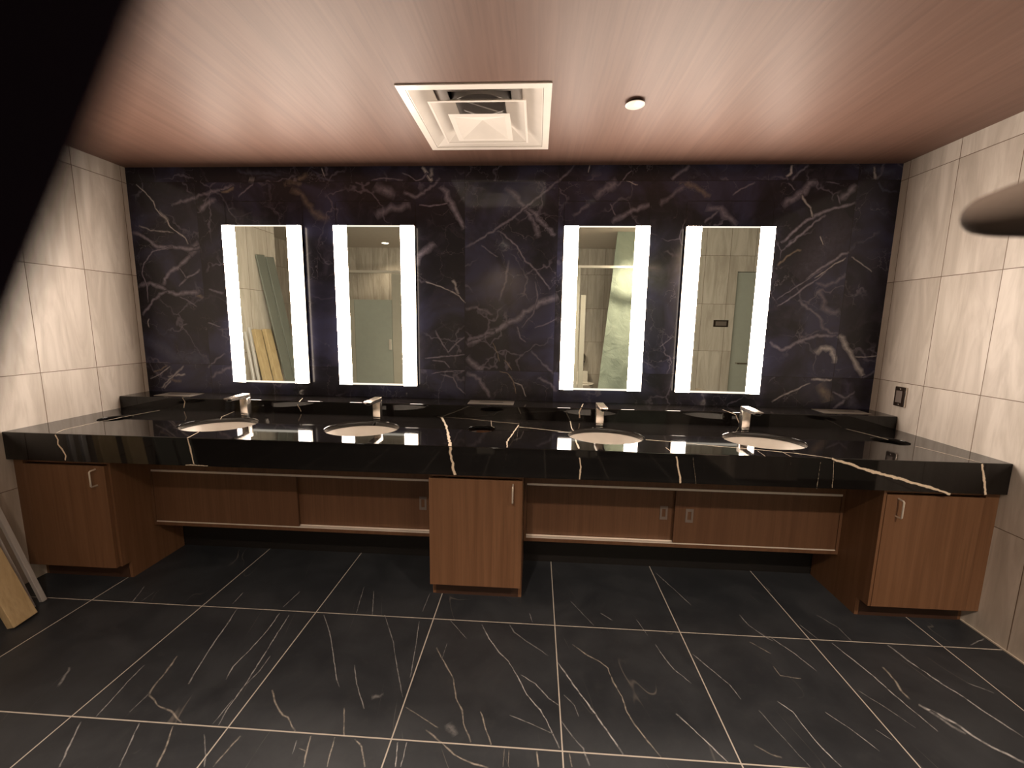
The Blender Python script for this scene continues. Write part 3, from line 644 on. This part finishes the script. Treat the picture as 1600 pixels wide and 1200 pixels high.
# ------------------------------------------------------------------ countertop with its ledge
SINKS = [(.968, -.567), (1.827, -.567), (3.215, -.567), (4.072, -.567)]
RX, RY = .208, .176
CHUTES = [(.262, -.508), (2.512, -.502), (4.782, -.508)]
RC = .083
def slab_mesh():
    cu = bpy.data.curves.new('outline', 'CURVE'); cu.dimensions = '2D'; cu.fill_mode = 'BOTH'; cu.extrude = .015
    def poly(pts):
        sp = cu.splines.new('POLY'); sp.points.add(len(pts)-1); sp.use_cyclic_u = True
        for p, q in zip(sp.points, pts): p.co = (*q, 0, 1)
    poly([(.001, CF+.024), (W-.001, CF+.024), (W-.001, -.001), (.001, -.001)])
    for cx, cy in SINKS: poly([(cx+RX*math.cos(a), cy+RY*math.sin(a)) for a in [i*2*math.pi/72 for i in range(72)]])
    for cx, cy in CHUTES: poly([(cx+RC*math.cos(a), cy+RC*math.sin(a)) for a in [i*2*math.pi/40 for i in range(40)]])
    o = bpy.data.objects.new('outline', cu); col.objects.link(o)
    dg = bpy.context.evaluated_depsgraph_get(); me = bpy.data.meshes.new_from_object(o.evaluated_get(dg))
    bpy.data.objects.remove(o); bpy.data.curves.remove(cu)
    bm = bmesh.new(); bm.from_mesh(me); bpy.data.meshes.remove(me)
    bmesh.ops.remove_doubles(bm, verts=bm.verts, dist=1e-5)
    bmesh.ops.translate(bm, verts=bm.verts, vec=(0, 0, ZC-.015))
    def on_rim(v):
        if v.co.z < ZC-.001: return False
        for cx, cy in SINKS:
            if abs(((v.co.x-cx)/RX)**2+((v.co.y-cy)/RY)**2-1) < .02: return True
        for cx, cy in CHUTES:
            if abs(math.hypot(v.co.x-cx, v.co.y-cy)-RC) < .001: return True
        return False
    bmesh.ops.recalc_face_normals(bm, faces=bm.faces)
    es = [e for e in bm.edges if all(on_rim(v) for v in e.verts) and len(e.link_faces) == 2 and e.calc_face_angle(0) > 1.0]
    bmesh.ops.bevel(bm, geom=es, offset=.003, segments=2, affect='EDGES', profile=.5)
    # apron
    prism(bm, [(CF, ZB), (CF, ZC-.0035), (CF+.001, ZC-.001), (CF+.0035, ZC), (CF+.0245, ZC), (CF+.0245, ZB)], 0, .001, W-.001)
    Q = {'w': (.78, .66, .52)}
    ribbons(bm, [(a, 'w', s, p) for a, s, p in TOP_VEINS], lambda x, y, e: (x, y, ZC+.0002+e), Q, .1, False)
    ribbons(bm, [(a, 'w', s, p) for a, s, p in APRON_VEINS], lambda x, z, e: (x, CF-.0002-e, z), Q, .1, False)
    return bm
ct = thing('countertop', 'long glossy black stone countertop with thin white veins spanning both side walls', 'countertop', (0, 0, 0))
obj('counter_slab', slab_mesh(), M['counter'], ct)
bm = bmesh.new()
prism(bm, [(LF, ZC+.0002), (LF, ZL-.004), (LF+.0012, ZL-.0012), (LF+.004, ZL), (-.001, ZL), (-.001, ZC+.0002)], 0, .001, W-.001)
Q = {'w': (.78, .66, .52)}
ribbons(bm, [(a, 'w', s, p) for a, s, p in LEDGE_VEINS], lambda x, z, e: (x, LF-.0002-e, z), Q, .1, False)
ribbons(bm, [(a, 'w', s, p) for a, s, p in LEDGE_TOP_VEINS], lambda x, y, e: (x, min(y, -.005), ZL+.0002+e), Q, .1, False)
obj('backsplash_ledge', bm, M['counter'], ct)

# ------------------------------------------------------------------ sinks
ORD = ['left-hand', 'second from left', 'third from left', 'right-hand']
BY = ['below the leftmost lit mirror', 'below the second mirror from left', 'below the third mirror from left', 'below the rightmost lit mirror']
def sink_parts(t):
    bm = bmesh.new()
    inner = [(1.0, 0.), (.985, -.02), (.95, -.05), (.86, -.085), (.66, -.118), (.38, -.134), (.12, -.139)]
    prof = [(1.13, -.002), (1.0, -.002)] + inner[1:] + [(.12, -.150), (.40, -.147), (.70, -.131), (.92, -.095), (1.01, -.05), (1.03, -.014), (1.13, -.014)]
    lathe(bm, prof, 64, RX+.004, RY+.004, close=True)
    obj('bowl', bm, M['ceramic'], t, True)
    bm = bmesh.new(); lathe(bm, [(.001, -.131), (.016, -.131), (.030, -.133), (.030, -.158), (.001, -.158)], 28)
    obj('drain', bm, M['chrome'], t, 30)
t0 = thing('sink', 'white oval undermount sink bowl '+BY[0], 'sink', (SINKS[0][0], SINKS[0][1], .8405), 'white oval undermount sinks')
sink_parts(t0)
for i in range(1, 4):
    dup(t0, (SINKS[i][0], SINKS[i][1], .8405), ('white oval undermount sink bowl '+BY[i]))

# ------------------------------------------------------------------ faucets
FX = [.972, 1.832, 3.214, 4.076]
def faucet_parts(t):
    bm = bmesh.new(); box(bm, -.0235, .0235, -.020, .020, .010, .118, .003); obj('body', bm, M['nickel'], t, 40)
    bm = bmesh.new(); box(bm, -.0215, .0215, -.018, .018, 0., .011, .002); obj('base', bm, M['chrome'], t, 40)
    bm = bmesh.new()
    prism(bm, [(.020, .118), (.020, .139), (-.150, .139), (-.158, .133), (-.135, .119), (-.022, .115)], 0, -.0235, .0235)
    bmesh.ops.bevel(bm, geom=bm.edges[:], offset=.0016, segments=2, affect='EDGES'); obj('spout', bm, M['nickel'], t, 40)
    bm = bmesh.new(); box(bm, -.012, .012, -.148, -.130, .1165, .1205, .001); obj('aerator', bm, M['black'], t)
f0 = thing('faucet', 'square brushed nickel faucet '+BY[0], 'faucet', (FX[0], -.338, ZC+.0005), 'brushed nickel faucets')
faucet_parts(f0)
for i in range(1, 4): dup(f0, (FX[i], -.338, ZC+.0005), 'square brushed nickel faucet '+BY[i])

# ------------------------------------------------------------------ waste chutes and ledge plates
CW = ['left cabinet', 'centre cabinet', 'right cabinet']
def chute(i):
    cx, cy = CHUTES[i]
    t = thing('waste_chute', 'round waste hole in the black countertop above the '+CW[i], 'waste hole', (cx, cy, .70), 'round waste holes')
    bm = bmesh.new(); lathe(bm, [(RC+.002, .0), (RC+.002, .1405), (RC+.012, .1405), (RC+.012, .136), (RC+.005, .134), (RC+.005, 0.)], 40, close=True)
    obj('liner', bm, M['liner'], t, 40)
    bm = bmesh.new(); cyl(bm, RC+.003, -.004, 0.); obj('flap', bm, M['black'], t)
for i in range(3): chute(i)
for i, (x0, x1) in enumerate(((.20, .46), (2.375, 2.678), (4.64, 4.93))):
    t = thing('ledge_plate', 'flat pale metal plate set in the black ledge above the '+CW[i], 'plate', (0, 0, 0), 'metal plates in the ledge')
    obj('plate', boxm(x0, x1, -.175, -.045, ZL+.0002, ZL+.003, bev=.001), M['steel'], t)
    obj('slot', boxm((x0+x1)/2-.08, (x0+x1)/2+.08, -.118, -.104, ZL+.003, ZL+.0036), M['black'], t)

# ------------------------------------------------------------------ cabinets
def handle(bm, x, y, z0, z1):
    tube(bm, [(x, y, z0), (x, y-.028, z0+.002), (x, y-.032, z0+.006), (x, y-.032, z1-.006), (x, y-.028, z1-.002), (x, y, z1)], .0045, 8)
def cabinet(x0, x1, d0, d1, hx, label, hlabel):
    cx = (x0+x1)/2
    t = thing('cabinet', label, 'cabinet', (cx, -.62, 0), 'walnut waste cabinets')
    L = lambda *a, **k: (a[0]-cx, a[1]-cx, a[2]+.62, a[3]+.62, a[4], a[5])
    bm = bmesh.new()
    for a, b in ((x0, x0+.018), (x1-.018, x1)):
        box(bm, *L(a, b, -.818, -.41, .10, .8395)); box(bm, *L(a, b, -.765, -.41, .0, .10))
    box(bm, *L(x0+.018, x1-.018, -.428, -.41, .10, .8395)); box(bm, *L(x0+.018, x1-.018, -.818, -.428, .10, .118))
    box(bm, *L(x0+.018, x1-.018, -.818, -.80, .694, .8395))
    for a, b in ((x0, d0-.002), (d1+.002, x1)):
        if b-a > .012: box(bm, *L(a, b, -.838, -.818, .10, .8395))
    obj('carcass', bm, M['wood'], t)
    bm = bmesh.new(); box(bm, *L(d0, d1, -.840, -.8185, .100, .690), bev=.0012); dd = obj('door', bm, M['wood'], t)
    bm = bmesh.new(); handle(bm, hx-cx, -.840+.62, .582, .672); h = obj('handle', bm, M['pull'], dd, True)
    bm = bmesh.new(); box(bm, *L(x0+.018, x1-.018, -.768, -.752, .0, .10)); obj('toe_kick', bm, M['wood_dark'], t)
cabinet(.001, .532, .057, .520, .470, 'walnut cabinet at the left wall under the counter end', '')
cabinet(2.280, 2.768, 2.283, 2.765, 2.717, 'walnut cabinet in the middle under the counter with thin pull handle', '')
cabinet(4.515, W-.001, 4.530, 4.978, 4.583, 'walnut cabinet at the right wall under the counter end', '')

def wall_unit(x0, x1, split, front_left, pulls, label):
    t = thing('sliding_door_cabinet', label, 'cabinet', (0, 0, 0), 'low walnut sliding-door cabinets')
    bm = bmesh.new()
    box(bm, x0, x1, -.604, -.406, .241, .261); box(bm, x0, x1, -.604, -.550, .591, .682)
    box(bm, x0, x0+.014, -.604, -.406, .261, .591); box(bm, x1-.014, x1, -.604, -.406, .261, .591)
    box(bm, x0+.014, x1-.014, -.418, -.406, .261, .591)
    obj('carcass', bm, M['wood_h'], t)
    a, b = x0+.015, x1-.015
    bm = boxm(a, b, -.606, -.550, .579, .5905); obj('top_track', bm, M['alu'], t)
    bm = boxm(a, b, -.603, -.550, .2612, .2665); box(bm, a, b, -.580, -.577, .2665, .270); obj('bottom_track', bm, M['alu'], t)
    for k, (p, q) in enumerate(((a, split+.02), (split-.02, b))):
        front = (k == 0) == front_left
        y0, y1 = (-.600, -.584) if front else (-.574, -.558)
        if front: p, q = (a, split) if k == 0 else (split, b)
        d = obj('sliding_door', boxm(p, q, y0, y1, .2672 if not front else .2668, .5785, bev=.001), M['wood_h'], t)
        for kk, px in pulls:
            if kk != k: continue
            bm = bmesh.new()
            x, z, w, h = px, .432, .021, .040
            prism_pts = [(x-w, x-w+.011), (x+w-.011, x+w)]
            for u0, u1 in prism_pts: box(bm, u0, u1, y0-.003, y0, z-h, z+h)
            box(bm, x-w+.011, x+w-.011, y0-.003, y0, z+h-.016, z+h); box(bm, x-w+.011, x+w-.011, y0-.003, y0, z-h, z-h+.016)
            fr = obj('finger_pull', bm, M['grey'], d)
wall_unit(.534, 2.278, 1.435, True, [(1, 2.178)], 'low walnut cabinet with sliding doors between left and middle cabinets')
wall_unit(2.770, 4.513, 3.615, False, [(0, 3.562), (1, 3.695)], 'low walnut cabinet with sliding doors between middle and right cabinets')

# ------------------------------------------------------------------ lit mirrors
MX = [(.685, 1.226), (1.455, 1.998), (2.981, 3.527), (3.757, 4.298)]
MZ0, MZ1 = 1.043, 2.107
mn = ['leftmost of four, reflecting leaning boards', 'second from left of four, reflecting a pale door',
      'third from left of four, reflecting green plastic', 'rightmost of four, reflecting a dark wall plate']
def mirror(t):
    w, h, s = .2715, .532, .091
    obj('back_box', boxm(-w+.02, w-.02, .003, .044, -h+.03, h-.03), M['black'], t)
    obj('glass', boxm(-w+s, w-s, .0, .006, -h+.013, h-.009), M['mirror'], t)
    for a, b in ((-w, -w+s), (w-s, w)):
        so = obj('light_strip', boxm(a, b, 0., .022, -h, h), [M['strip'], M['strip_side'], M['black']], t)
        for f in so.data.polygons: f.material_index = 0 if f.normal.y < -.5 else (1 if abs(f.normal.x) > .5 else 2)
    obj('frosted_edge', boxm(-w+s, w-s, .0, .010, -h, -h+.013), M['strip_dim'], t)
    obj('frosted_edge', boxm(-w+s, w-s, .0, .010, h-.009, h), M['strip_dim'], t)
mt = thing('mirror', 'tall mirror with bright side strips, '+mn[0], 'mirror', ((MX[0][0]+MX[0][1])/2, -.045, (MZ0+MZ1)/2), 'tall lit mirrors')
mirror(mt)
for i in range(1, 4): dup(mt, ((MX[i][0]+MX[i][1])/2, -.045, (MZ0+MZ1)/2), 'tall mirror with bright side strips, '+mn[i])

# ------------------------------------------------------------------ ceiling fittings
vt = thing('ceiling_vent', 'white square louvred air vent in the brown wood ceiling', 'vent', (2.522, -.604, H))
def ring(bm, a, b, z0, z1, z2, z3):
    """square ring: outer half-width a, inner b; z0/z1 lower outer/inner height, z2/z3 the upper side"""
    P = lambda r, z: [bm.verts.new((sx*r, sy*r, z)) for sx, sy in ((-1, -1), (1, -1), (1, 1), (-1, 1))]
    A, B, Cc, D = P(a, z0), P(b, z1), P(b, z3), P(a, z2)
    for X, Y in ((A, B), (B, Cc), (Cc, D), (D, A)):
        for i in range(4): bm.faces.new((X[i], X[(i+1) % 4], Y[(i+1) % 4], Y[i]))
bm = bmesh.new(); ring(bm, .338, .303, -.006, -.006, -.0002, -.0002); obj('frame', bm, M['vent'], vt)
bm = bmesh.new(); ring(bm, .301, .296, -.004, -.004, .0, .0); ring(bm, .296, .205, -.003, .045, .0, .050); obj('outer_cone', bm, M['vent'], vt)
bm = bmesh.new(); ring(bm, .225, .214, -.016, -.016, -.013, -.013); ring(bm, .214, .120, -.015, .040, -.012, .044); obj('middle_cone', bm, M['vent'], vt)
bm = bmesh.new()
v0 = [bm.verts.new((sx*.146, sy*.146, -.034)) for sx, sy in ((-1, -1), (1, -1), (1, 1), (-1, 1))]
v1 = [bm.verts.new((sx*.120, sy*.120, -.036)) for sx, sy in ((-1, -1), (1, -1), (1, 1), (-1, 1))]
ap = bm.verts.new((0, 0, .004)); tp = bm.verts.new((0, 0, .03))
for i in range(4):
    bm.faces.new((v0[i], v0[(i+1) % 4], v1[(i+1) % 4], v1[i])); bm.faces.new((v1[i], v1[(i+1) % 4], ap)); bm.faces.new((v0[i], v0[(i+1) % 4], tp))
obj('centre_cone', bm, M['vent'], vt)
bm = bmesh.new(); lathe(bm, [(.150, .050), (.150, .26), (.155, .26), (.155, .050)], 40, close=True); obj('duct_collar', bm, M['galv'], vt, 40)
bm = bmesh.new(); cyl(bm, .149, .255, .262); obj('duct_interior', bm, M['duct'], vt)
bm = bmesh.new(); ring(bm, .30, .15, .062, .062, .068, .068); ring(bm, .302, .298, .0, .0, .066, .066); obj('plenum', bm, M['galv'], vt)
bm = bmesh.new(); tube(bm, [(-.14, -.02, .10), (.14, .08, .06)], .004, 8); tube(bm, [(-.10, .05, .075), (.0, .0, .02), (.10, .06, .075)], .0035, 8); obj('damper_rod', bm, M['galv'], vt)
sp = thing('sprinkler_cover', 'small round white sprinkler cover plate in the wood ceiling right of the vent', 'sprinkler cover', (3.243, -.765, H))
bm = bmesh.new(); lathe(bm, [(.001, -.014), (.040, -.014), (.044, -.012), (.044, -.010), (.001, -.010)], 40); obj('plate', bm, M['vent'], sp, 30)
bm = bmesh.new(); lathe(bm, [(.001, -.010), (.034, -.010), (.034, -.0002), (.001, -.0002)], 32); obj('collar', bm, M['bronze'], sp, 30)

# ------------------------------------------------------------------ outlet on the right wall
ot = thing('wall_outlet', 'dark electrical outlet on the cream tiled right wall above the ledge', 'outlet', (W, -.228, 1.077))
obj('box_edge', boxm(-.010, -.0002, -.037, .036, -.060, .060, bev=.001), M['nickel'], ot)
obj('plate', boxm(-.0135, -.0102, -.031, .036, -.058, .058, bev=.001), M['bronze'], ot)
obj('socket', boxm(-.017, -.0136, -.019, .022, -.036, .036, bev=.001), M['grey'], ot)
for z in (-.048, .048):
    bm = bmesh.new(); box(bm, -.0155, -.0136, -.004, .008, z-.004, z+.004, .001); obj('screw', bm, M['nickel'], ot)

# ------------------------------------------------------------------ downlights in the rear ceiling
DL = [(-.12, -3.2), (2.26, -3.2), (4.44, -3.2), (.12, -4.75), (2.22, -4.75)]
dn = ['above the left rear bay', 'above the middle of the room, front row', 'at the right of the front row', 'deep in the left rear bay', 'deep in the middle of the room']
def downlight(t):
    bm = bmesh.new(); lathe(bm, [(.075, -.004), (.060, -.004), (.056, -.0002), (.075, -.0002)], 32, close=True); obj('trim_ring', bm, M['vent'], t, 30)
    bm = bmesh.new(); cyl(bm, .056, -.003, -.0005); obj('lens', bm, M['lens'], t)
d0 = thing('downlight', 'small round recessed ceiling light '+dn[0], 'ceiling light', (*DL[0], HR), 'rear downlights')
downlight(d0)
for i in range(1, len(DL)): dup(d0, (*DL[i], HR), 'small round recessed ceiling light '+dn[i])
for (x, y), pw in zip(DL, (.07, 1., 1.3, .12, .6)):
    ld = bpy.data.lights.new('downlight_lamp', 'SPOT'); ld.energy = DOWN_W*4*pw; ld.color = WARM; ld.spot_size = math.radians(125); ld.spot_blend = .7; ld.shadow_soft_size = .055
    lo = bpy.data.objects.new('downlight_lamp', ld); col.objects.link(lo); lo.location = (x, y, HR-.02)

# ------------------------------------------------------------------ boards leaning on the left wall
def board(name, label, yt, yb, w, th, zt, xf, mat, group=None, cat='board'):
    """plank whose top touches the wall x=0 at (yt, zt) and whose foot stands on the floor at x=xf, y=yb"""
    top = Vector((.004, yt, zt)); foot = Vector((xf, yb, 0.))
    ax = (top-foot); Ln = ax.length; ax.normalize()
    wy = Vector((0, 1, 0)); wy = (wy - ax*wy.dot(ax)).normalized(); nn = wy.cross(ax)
    if nn.x < 0: nn = -nn
    t = bpy.data.objects.new(name, None)
    bm = bmesh.new(); box(bm, 0., th, -w/2, w/2, 0., Ln, .002, 1)
    o = obj(name, bm, mat)
    mm = Matrix((nn, wy, ax)).transposed().to_4x4()
    if mm.to_3x3().determinant() < 0: mm = Matrix((nn, -wy, ax)).transposed().to_4x4()
    # lift so that the lowest edge rests on the floor and the top edge stays off the wall
    lo = min((mm.to_3x3() @ Vector((a, b, 0.))).z for a in (0., th) for b in (-w/2, w/2))
    mm.translation = foot + Vector((0, 0, -lo + .0005))
    o.matrix_world = mm
    xs = min((o.matrix_world @ v.co).x for v in o.data.vertices)
    mm.translation = mm.translation + Vector((.002-xs, 0, 0)); o.matrix_world = mm
    bpy.data.objects.remove(t)
    return tag(o, label, cat, group)
board('lumber', 'yellowish timber plank leaning on the left wall, nearest to the left cabinet', -1.29, -1.15, .10, .040, 1.37, .33, M['pine'], 'timber planks leaning at left')
board('lumber', 'yellowish timber plank leaning on the left wall, second from the left cabinet', -1.452, -1.315, .10, .040, 1.37, .34, M['pine'], 'timber planks leaning at left')
board('panel_board', 'tall grey-green board leaning on the left wall, nearer the timber planks', -1.44, -1.68, .13, .016, 2.12, .24, M['greenboard'], 'tall boards leaning at left')
board('panel_board', 'tall grey-green board leaning on the left wall, nearer the wall corner', -1.595, -1.835, .13, .016, 2.12, .24, M['greenboard'], 'tall boards leaning at left')
board('metal_stud', 'thin silver metal stud leaning on the left wall, right beside the timber', -1.20, -1.06, .025, .022, 1.40, .27, M['galv'], 'metal studs leaning at left')
board('metal_stud', 'thin silver metal stud leaning on the left wall, nearest to the marble wall', -1.14, -1.0, .022, .022, 1.36, .26, M['galv'], 'metal studs leaning at left')

# ------------------------------------------------------------------ what the mirrors show behind the camera
pt = thing('toilet_partition', 'pale toilet partition with a door standing in the left rear bay', 'partition', (0, -4.35, 0))
obj('panel', boxm(-.9, -.30, -.02, .02, .15, 1.85), M['part'], pt); obj('panel', boxm(.36, 1.5, -.02, .02, .0, 2.28), M['part'], pt)
pd = obj('door', boxm(-.295, .355, -.018, .022, .15, 1.845), M['door'], pt)
obj('pull', boxm(.30, .34, .022, .05, 1.0, 1.18, bev=.004), M['alu'], pd)
obj('head_rail', boxm(-.9, 1.5, -.03, .03, 2.29, 2.33), M['alu'], pt)
p2 = thing('toilet_partition', 'pale toilet partition posts and rail standing behind the green plastic film', 'partition', (0, -3.5, 0))
for a, b, z in ((2.165, 2.365, 1.79), (3.30, 3.435, 2.29), (3.455, 3.525, 1.906)):
    obj('post', boxm(a, b, -.02, .02, .0, z), M['part'], p2)
obj('head_rail', boxm(3.30, 4.6, -.02, .02, 2.29, 2.325), M['alu'], p2)
bm = bmesh.new()
nx, nz = 24, 40
rows = []
for j in range(nz+1):
    z = .01 + (HR-.012)*j/nz; rows.append([])
    xl = 3.76 + (3.985-3.76)*min(1, z/2.85)
    for i in range(nx+1):
        u = i/nx; x = xl + (4.78-xl)*u
        rows[-1].append((x, -3.75 + .05*mnoise.noise(Vector((x*3, z*1.1, 1.))) + .02*mnoise.noise(Vector((x*9, z*4, 5.))), z))
F0 = [[bm.verts.new(p) for p in r_] for r_ in rows]; F1 = [[bm.verts.new((p[0], p[1]-.002, p[2])) for p in r_] for r_ in rows]
for j in range(nz):
    for i in range(nx):
        bm.faces.new((F0[j][i], F0[j][i+1], F0[j+1][i+1], F0[j+1][i])); bm.faces.new((F1[j][i], F1[j+1][i], F1[j+1][i+1], F1[j][i+1]))
o = obj('plastic_film', bm, M['film'], None, True); tag(o, 'pale green plastic film hanging from the rear ceiling, seen in the third mirror', 'plastic sheet')
ut = thing('toilet', 'white toilet with chrome flush valve on the rear tiled wall', 'toilet', (3.70, -5.195, 0))
bm = bmesh.new(); lathe(bm, [(.001, .0), (.11, .0), (.10, .16), (.17, .34), (.185, .40), (.15, .405), (.10, .30), (.001, .26)], 36, 1., 1.35); bmesh.ops.translate(bm, verts=bm.verts, vec=(0, .30, 0)); obj('bowl', bm, M['ceramic'], ut, 40)
bm = bmesh.new(); lathe(bm, [(.10, .406), (.185, .406), (.187, .42), (.10, .425)], 36, 1., 1.35, close=True); bmesh.ops.translate(bm, verts=bm.verts, vec=(0, .30, 0)); obj('seat', bm, M['ceramic'], ut, 40)
bm = boxm(-.10, .10, .0, .14, .38, .62, bev=.02); obj('back_block', bm, M['ceramic'], ut, 40)
bm = bmesh.new(); tube(bm, [(0, .07, .62), (0, .07, .78)], .02, 14); lathe(bm, [(.001, .95), (.03, .945), (.06, .90), (.065, .82), (.045, .78), (.001, .78)], 24); bmesh.ops.translate(bm, verts=[v for v in bm.verts if abs(v.co.y) < .067 and v.co.z > .775], vec=(0, .07, 0)); obj('flush_valve', bm, M['chrome'], ut, 40)
sg = thing('wall_plate', 'small dark rectangular plate on the tiled wall beside the rear door', 'wall plate', (5.24, -2.95, 1.522))
obj('plate', boxm(-.095, .095, .0002, .008, -.045, .045, bev=.002), M['bronze'], sg); obj('raised_panel', boxm(-.07, .07, .008, .011, -.028, .028, bev=.001), M['grey'], sg)

# ------------------------------------------------------------------ the photographer's gloved hands at the lens
def hand(name, label, chains, mat, group=None):
    """one skinned body: palm, forearm, thumb and four fingers; joints in metres, radius per joint"""
    me = bpy.data.meshes.new(name); verts, edges, rad = [], [], []
    for ch in chains:
        start = ch[0]
        prev = None
        if isinstance(start, int): prev = start; ch = ch[1:]
        for p, r in ch:
            verts.append(p); rad.append(r)
            if prev is not None: edges.append((prev, len(verts)-1))
            prev = len(verts)-1
    me.from_pydata([tuple(Vector(v)) for v in verts], edges, [])
    o = bpy.data.objects.new(name, me); col.objects.link(o)
    mod = o.modifiers.new('skin', 'SKIN'); sub = o.modifiers.new('sub', 'SUBSURF'); sub.levels = 2; sub.render_levels = 2
    for i, sv in enumerate(me.skin_vertices[0].data): sv.radius = (rad[i], rad[i]); sv.use_root = (i == 0)
    me.materials.append(mat)
    dg = bpy.context.evaluated_depsgraph_get(); m2 = bpy.data.meshes.new_from_object(o.evaluated_get(dg))
    bpy.data.objects.remove(o); o = bpy.data.objects.new(name, m2); col.objects.link(o)
    for f in m2.polygons: f.use_smooth = True
    return tag(o, label, 'hand', group)
hand('hand', 'dark gloved hand, one blurred fingertip reaching in before the right tiled wall',
    [[((3.15743, -3.00202, 1.286), 0.038), ((3.08957, -2.89808, 1.40086), 0.028), ((3.06102, -2.85148, 1.45414), 0.032)],
     [2, ((3.03474, -2.80971, 1.50816), 0.013), ((2.98524, -2.77047, 1.51854), 0.0125), ((2.95643, -2.75637, 1.51513), 0.0118), ((2.92607, -2.74967, 1.51012), 0.0046)],
     [2, ((3.04768, -2.80544, 1.49775), 0.013), ((3.00615, -2.78161, 1.50346), 0.01), ((2.98775, -2.80536, 1.48622), 0.008)],
     [2, ((3.05825, -2.80841, 1.47316), 0.012), ((3.02182, -2.78501, 1.474), 0.0095), ((3.00131, -2.80816, 1.46168), 0.0078)],
     [2, ((3.06409, -2.81661, 1.44921), 0.011), ((3.03505, -2.79845, 1.44592), 0.0085), ((3.01714, -2.81579, 1.43788), 0.007)],
     [2, ((3.03213, -2.86945, 1.44593), 0.014), ((2.99832, -2.89475, 1.45886), 0.011), ((2.97396, -2.90959, 1.47052), 0.009)]], M['glove'])
hand('hand', 'dark gloved hand, one very blurred finger close across the upper left corner',
    [[((2.61153, -3.07885, 1.2437), 0.038), ((2.6934, -2.96629, 1.36086), 0.028), ((2.72038, -2.9236, 1.40085), 0.032)],
     [2, ((2.76801, -2.88654, 1.42193), 0.012), ((2.78775, -2.8729, 1.4555), 0.009), ((2.80147, -2.86754, 1.48729), 0.0085), ((2.81236, -2.86329, 1.51251), 0.0075)],
     [2, ((2.7508, -2.90268, 1.42889), 0.012), ((2.75753, -2.88935, 1.4625), 0.009), ((2.76203, -2.89002, 1.49807), 0.008)],
     [2, ((2.73414, -2.91212, 1.43995), 0.012), ((2.73793, -2.89924, 1.47154), 0.009), ((2.74265, -2.90261, 1.50245), 0.008)],
     [2, ((2.71999, -2.92781, 1.44187), 0.011), ((2.71909, -2.91903, 1.46787), 0.008), ((2.72398, -2.92339, 1.49185), 0.007)],
     [2, ((2.75146, -2.94516, 1.41478), 0.014), ((2.78165, -2.95471, 1.44213), 0.011), ((2.80641, -2.95538, 1.46302), 0.009)]], M['glove_shaded'])
